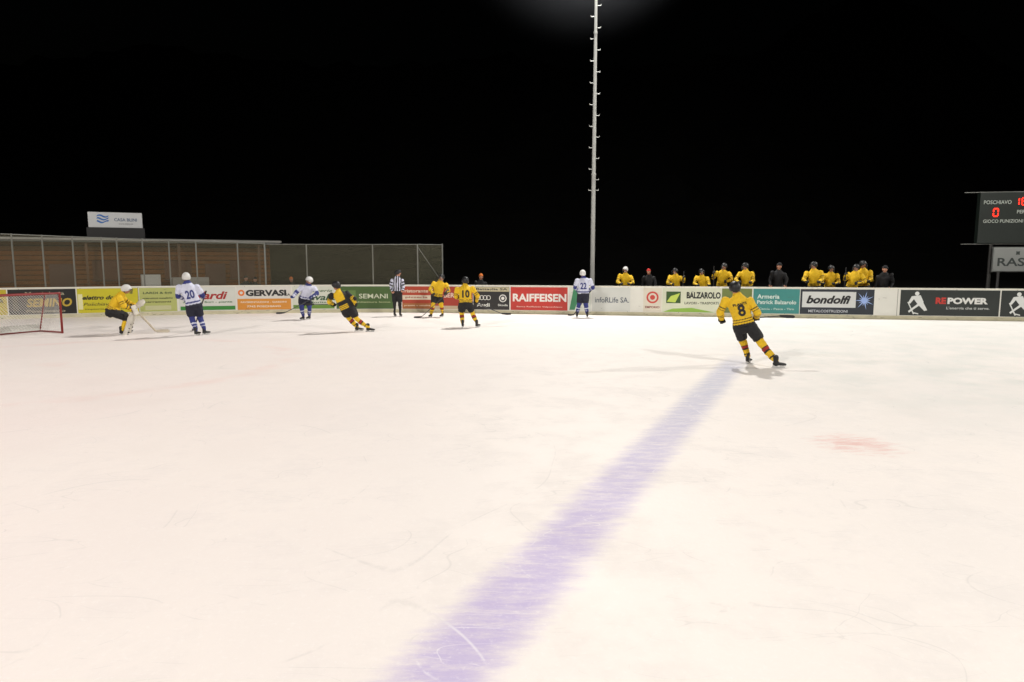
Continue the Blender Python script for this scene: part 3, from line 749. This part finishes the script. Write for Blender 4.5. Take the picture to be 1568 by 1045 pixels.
    if number:
        bv=BVHTree.FromPolygons([v.co.copy() for v in me.vertices],[tuple(p.vertices) for p in me.polygons])
        nb=-fr; ur=up.cross(nb).normalized()
        for st,zc,wd,hh in [(number,.56,.24 if len(number)>1 else .15,.25)]+([(label,.85,.28,.055)] if label else []):
            tv,tf,_=textgeo(st,.03); c0=pel+T_*zc
            bm=bmesh.new(); B=[bm.verts.new((a*wd,b*hh,0)) for a,b in tv]
            for q in tf:
                try: bm.faces.new([B[i] for i in q])
                except Exception: pass
            bmesh.ops.triangulate(bm,faces=bm.faces[:]); 
            for _i in range(2): bmesh.ops.subdivide_edges(bm,edges=[e for e in bm.edges if e.calc_length()>.03],cuts=1)
            bmesh.ops.triangulate(bm,faces=bm.faces[:])
            for v in bm.verts:
                o_=c0+ur*v.co.x+up*v.co.y+nb*.8; hit=bv.ray_cast(o_,-nb)
                v.co=(hit[0] if hit[0] else c0+ur*v.co.x+up*v.co.y+nb*.15)+nb*.009
            m2=bpy.data.meshes.new("jersey_number"); bm.to_mesh(m2); bm.free()
            addo("jersey_number" if st==number else "jersey_name",m2,r,mat(tuple(int(255*(c**(1/2.2))) for c in numcol),.7,.03,5.))
    return r

A=.13
# number 8, near skater, back to us
figure("hockey_player",5.27,14.2,dict(head=(-.62,-.02,1.66),neck=(-.57,0,1.48),pelvis=(-.43,.02,.92),sL=(-.79,-.02,1.36),sR=(-.30,.02,1.36),eL=(-.90,.0,1.12),hL=(-.85,.12,.93),eR=(-.15,.02,1.12),hR=(-.16,.24,1.0),
   kL=(-.42,.2,.5),aL=(-.30,.22,A),kR=(-.06,.0,.5),aR=(.27,-.16,A)),'y',(-.25,1,0),'k','k',number="8",label="PLANTS",toe={'L':(.35,1,0),'R':(.9,.3,0)},stk=((-.42,.2,.97),(.30,.42,1.03),(1,.5,0)),vox=.014,seed=1,headdir=(-.35,1,0),cage=False)
# number 20 white
figure("hockey_player",-9.26,20.1,dict(head=(-.27,.04,1.75),neck=(-.24,0,1.56),pelvis=(-.12,0,.96),sL=(-.47,0,1.44),sR=(.0,0,1.43),eL=(-.52,.05,1.17),hL=(-.28,.32,1.05),eR=(.14,.08,1.18),hR=(.16,.34,1.12),
   kL=(-.18,.02,.53),aL=(-.08,-.02,A),kR=(.04,.1,.53),aR=(.15,.1,A)),'w',(.05,1,0),'w','b',number="20",numcol=Bc,seed=2,toe={'L':(.5,.7,0),'R':(.7,.6,0)},stk=((.25,.3,1.3),(-.15,1.35,.06),(-.3,1,0)),headdir=(-.2,1,0),cage=False)
# white skater mid left, facing the play
figure("hockey_player",-7.74,25.5,dict(head=(.2,-.12,1.5),neck=(.13,-.06,1.33),pelvis=(.03,.08,.86),sL=(-.1,-.1,1.24),sR=(.36,-.05,1.2),eL=(-.3,-.18,1.02),hL=(-.42,-.3,.88),eR=(.45,-.2,.98),hR=(.22,-.36,.86),
   kL=(-.13,-.12,.5),aL=(-.08,.02,A),kR=(.17,-.1,.48),aR=(.14,.12,A)),'w',(-.6,-1,0),'w','b',seed=3,vox=.025,stk=((.4,-.37,.86),(-.72,-.25,.3),(-1,0,0)),headdir=(-1,-.5,-.1))
# skater leaning left
figure("hockey_player",-4.68,21.2,dict(head=(-.76,.05,1.46),neck=(-.66,.03,1.28),pelvis=(-.44,0,.78),sL=(-.88,.0,1.15),sR=(-.42,.0,1.2),eL=(-.98,.12,.95),hL=(-.85,.3,.84),eR=(-.2,.0,.98),hR=(-.2,.05,.84),
   kL=(-.42,.12,.45),aL=(-.14,.12,A),kR=(-.16,-.05,.42),aR=(.2,-.1,A)),'yb',(-.55,1,0),'k','k',seed=4,toe={'L':(1,.2,0),'R':(1,-.2,0)},stk=((-.5,.25,.84),(-1.45,.6,.84),(-1,.3,0)),headdir=(-.9,.5,0),cage=False)
# referee
figure("referee",-4.53,27.,dict(head=(.05,0,1.74),neck=(.02,0,1.55),pelvis=(0,0,.98),sL=(-.19,0,1.44),sR=(.2,0,1.44),eL=(-.26,.05,1.17),hL=(-.17,-.1,.97),eR=(.26,.03,1.18),hR=(.2,-.15,1.0),
   kL=(-.11,-.03,.54),aL=(-.12,0,A),kR=(.09,-.03,.54),aR=(.1,.0,A)),'ref',(.3,-1,0),'k','s',bulk=.8,seed=5,headdir=(1,-.4,0),cage=False)
# yellow pair
figure("hockey_player",-2.97,26.7,dict(head=(.24,-.1,1.58),neck=(.17,-.04,1.42),pelvis=(.05,.08,.88),sL=(-.08,-.04,1.32),sR=(.39,0,1.28),eL=(-.22,-.16,1.08),hL=(-.1,-.34,.92),eR=(.5,-.1,1.05),hR=(.36,-.3,.95),
   kL=(-.12,-.1,.5),aL=(-.2,.0,A),kR=(.2,-.08,.5),aR=(.24,.05,A)),'y',(-.5,-1,0),'k','k',seed=6,vox=.025,stk=((.5,-.32,1.0),(-.55,-.38,.06),(-1,-.1,0)),headdir=(-.6,-1,0))
figure("hockey_player",-1.43,22.5,dict(head=(-.1,.12,1.57),neck=(-.11,.07,1.39),pelvis=(-.1,-.02,.86),sL=(-.36,.05,1.27),sR=(.13,.05,1.29),eL=(-.44,.12,1.03),hL=(-.2,.36,.92),eR=(.29,.08,1.04),hR=(.25,.24,.84),
   kL=(-.24,.1,.5),aL=(-.2,.0,A),kR=(.12,.06,.5),aR=(.27,.0,A)),'y',(-.15,1,0),'k','k',number="10",seed=7,toe={'L':(.1,1,0),'R':(.5,.8,0)},stk=((-.3,.38,1.0),(1.12,.5,.42),(1,.15,0)),headdir=(-.4,1,0),cage=False)
# number 22 white
figure("hockey_player",2.69,26.4,dict(head=(.03,.02,1.74),neck=(.05,0,1.56),pelvis=(.06,0,.98),sL=(-.18,0,1.44),sR=(.32,0,1.44),eL=(-.27,.05,1.17),hL=(-.12,.3,1.03),eR=(.44,.05,1.17),hR=(.26,.3,1.05),
   kL=(-.1,.0,.53),aL=(-.17,.0,A),kR=(.17,.0,.53),aR=(.23,.0,A)),'w',(0,1,0),'w','b',number="22",numcol=Bc,seed=8,stk=((.4,.3,1.1),(-.3,.8,.06),(-1,.6,0)),headdir=(-.3,1,0),cage=False,vox=.024)
# goaltender
gr=figure("goaltender",-11.7,20.46,dict(head=(.17,-.02,1.37),neck=(.03,0,1.22),pelvis=(-.25,0,.76),sL=(-.06,-.22,1.12),sR=(-.02,.22,1.12),eL=(.06,-.34,.86),hL=(.3,-.3,.72),eR=(.22,.3,.9),hR=(.42,.26,.82),
   kL=(.1,-.2,.5),aL=(-.04,-.24,A),kR=(.16,.2,.5),aR=(.06,.24,A)),'g',(1,0,-.1),'w','k',seed=9,headdir=(1,-.1,-.15),toe={'L':(1,-.2,0),'R':(1,.2,0)},stk=((.22,-.3,.92),(.85,-.1,.06),(1,.1,0),SHAFTW))
PAD=mat((205,200,188),.5,.1,6.)
for s_,kn,an in (('L',V((.1,-.2,.5)),V((-.04,-.24,A))),('R',V((.16,.2,.5)),V((.06,.24,A)))):
    d=(kn-an).normalized(); top=kn+d*.2; fwd=V((1,0,0)); f=(fwd-d*fwd.dot(d)).normalized()
    vs=[];fs=[]; sec=[(an-d*.11,.12,.05),(an+d*.0,.135,.055),(an.lerp(kn,.5),.14,.06),(kn,.15,.08),(top,.135,.05)]
    l=d.cross(f)
    for c,wd,tk in sec:
        c=c+f*.1
        for a,b in ((-1,-.6),(-.8,1),(.8,1),(1,-.6),(.6,-1),(-.6,-1)): vs.append(c+l*a*wd+f*b*tk)
    for i in range(4):
        for j in range(6): j2=(j+1)%6; fs.append((i*6+j,i*6+j2,(i+1)*6+j2,(i+1)*6+j))
    fs+=[tuple(range(6)),tuple(24+j for j in range(6))]
    o=mk("leg_pad",vs,fs,PAD,gr); b=o.modifiers.new("b",'BEVEL'); b.width=.02; b.segments=2
    for q in (.3,.62): 
        c=an.lerp(kn,q)+f*.166; box("pad_strap",(.23,.03,.03),(0,0,0),mat((30,30,32),.6,.1,5.),gr,mw=M4(f,d,c-f*.01))
box("blocker",(.2,.3,.06),(0,0,0),PAD,gr,.02,mw=M4((.3,0,-1),(1,-.6,0),(.33,-.34,.74)))
addo("blocker_hand",GLOVE['k'],gr,mw=M4((1,0,-.5),(0,-1,0),(.3,-.29,.75)))
vs=[];fs=[]; loft(vs,fs,[(0,-.16,0),(0,-.05,.0),(0,.08,.02),(0,.17,.03)],[(.06,.05),(.11,.06),(.15,.05),(.1,.03)],(1,0,0),16)
mk("catching_glove",vs,fs,PAD,gr,True,mw=M4((.8,0,.5),(-.6,-.5,.5),(.46,.24,.86)))

# ------------------------------------------------------------------ team bench
TB=root("team_bench")
sweep("platform",sb(930),sb(1375),[(-.3,.0),(-.3,.3),(-2.2,.3),(-2.2,.0)],mat((100,80,58),.8,.2,3.),TB)
sweep("seat",sb(935),sb(1370),[(-1.6,.72),(-1.6,.77),(-1.95,.77),(-1.95,.72)],mat((130,100,66),.7,.2,3.),TB)
for px in range(940,1370,40): a=pp(sb(px),-1.78,.3); b=pp(sb(px),-1.78,.73); tube("seat_leg",a,b,.04,GAL,TB)
def person(px,ytop,sty,helm,kind,turn=0.,seed=0,back=.85,z0=.3,name=None,lean=0.):
    q=ppos(sb(px)); rr=np.linalg.norm(q); q=q*(1+back/rr)
    dy=(522.5-ytop)/1045; ztop=2.2+(-.1169+.9931*dy)*rr*(1+back/rr)/math.sqrt(1+((px-784)/1045)**2)
    rg=random.Random(seed); j=lambda a:rg.uniform(-a,a)
    k=(ztop-z0)/1.80
    h=lean+j(.06); f=j(.08)-.05; dz=j(.04); tw=j(.1)
    J=dict(head=(h+j(.03),-.16+f,1.675+j(.01)),neck=(h*.8,-.08+f*.8,1.49),pelvis=(0,.05,.93),sL=(-.235+h*.7,-.05+tw+f*.6,1.37+dz),sR=(.235+h*.7,-.05-tw+f*.6,1.37-dz),kL=(-.14,-.05,.52),kR=(.14,-.05,.52),aL=(-.15,0,A),aR=(.15,0,A))
    if kind==0: J.update(eL=(-.33+h+j(.04),-.2+tw,1.10+j(.03)),hL=(-.2+j(.1),-.47,1.03),eR=(.33+h+j(.04),-.2-tw,1.10+j(.03)),hR=(.2+j(.1),-.47,1.03))
    elif kind==1: J.update(eL=(-.33+h,-.14,1.1),hL=(-.12,-.42,1.05),eR=(.38+h,-.16,1.16),hR=(.36+h,-.32,1.38))
    elif kind==2: J.update(eL=(-.39+h,-.17,1.16),hL=(-.36+h,-.32,1.4),eR=(.33+h,-.14,1.1),hR=(.14,-.42,1.05))
    else: J.update(eL=(-.30+h,.0,1.08),hL=(-.27,-.14,.86),eR=(.30+h,.0,1.08),hR=(.27,-.14,.86))
    pl=sty=='y'
    stk=None
    if kind==1: stk=((.37+h,-.34,1.66),(.28,-.34,.12),(0,-1,0))
    if kind==2: stk=((-.37+h,-.34,1.66),(-.3,-.34,.12),(0,-1,0))
    return figure(name or ("hockey_player" if pl else "coach"),q[0],q[1],J,sty,(turn,-1,0),helm,'k' if pl else 's',z0=z0,sc=k,feet='skate' if pl else 'shoe',seed=seed,vox=.024,bulk=1. if pl else .88,stk=stk,headdir=(turn*1.8,-1,-.08),cage=True)
person(957,408,'y','w',0,-.2,11)
person(993,411,'d','r',3,-.3,12,back=1.2)
person(1034,410,'y','k',1,-.5,13)
person(1076,411,'y','k',0,.5,14,lean=-.05)
person(1104,402,'y','k',2,-.2,15,back=1.2)
person(1143,402,'y','k',0,-.7,16,lean=-.08)
person(1190,402,'d','b',3,-.4,17,back=1.4)
person(1245,400,'y','k',0,-.6,18)
person(1269,406,'y','k',0,.4,19,back=1.35)
person(1303,404,'y','k',2,-.3,20,back=.8,lean=.08)
person(1320,399,'y','k',0,.6,21,back=1.5)
person(1350,406,'d','b',3,-.6,22,back=1.2)
person(735,419,'d','o',3,.4,23,back=1.2,z0=0,name="spectator")
person(378,422,'d','b',3,.2,24,back=2.5,z0=0,name="spectator")
person(392,424,'d','b',3,-.3,25,back=2.6,z0=0,name="spectator")
person(447,424,'d','o',3,.4,26,back=2.2,z0=0,name="spectator")

# ------------------------------------------------------------------ world, camera
w_=bpy.data.worlds.new("World"); S.world=w_; w_.use_nodes=True; nt=w_.node_tree
sk=nt.nodes.new("ShaderNodeTexSky"); sk.sky_type='NISHITA'; sk.sun_disc=False; sk.sun_elevation=math.radians(1); sk.sun_rotation=math.radians(120)
nt.links.new(sk.outputs[0],nt.nodes["Background"].inputs[0]); nt.nodes["Background"].inputs[1].default_value=.0004
cam=bpy.data.cameras.new("Camera"); cam.lens=24; cam.sensor_width=36; cam.clip_end=2000; cam.clip_start=.05
co_=bpy.data.objects.new("Camera",cam); COL.objects.link(co_); co_.location=(0,0,2.2); co_.rotation_euler=(math.radians(90-6.71),0,0); S.camera=co_
S.view_settings.view_transform='Standard'; S.view_settings.look='None'; S.view_settings.exposure=0
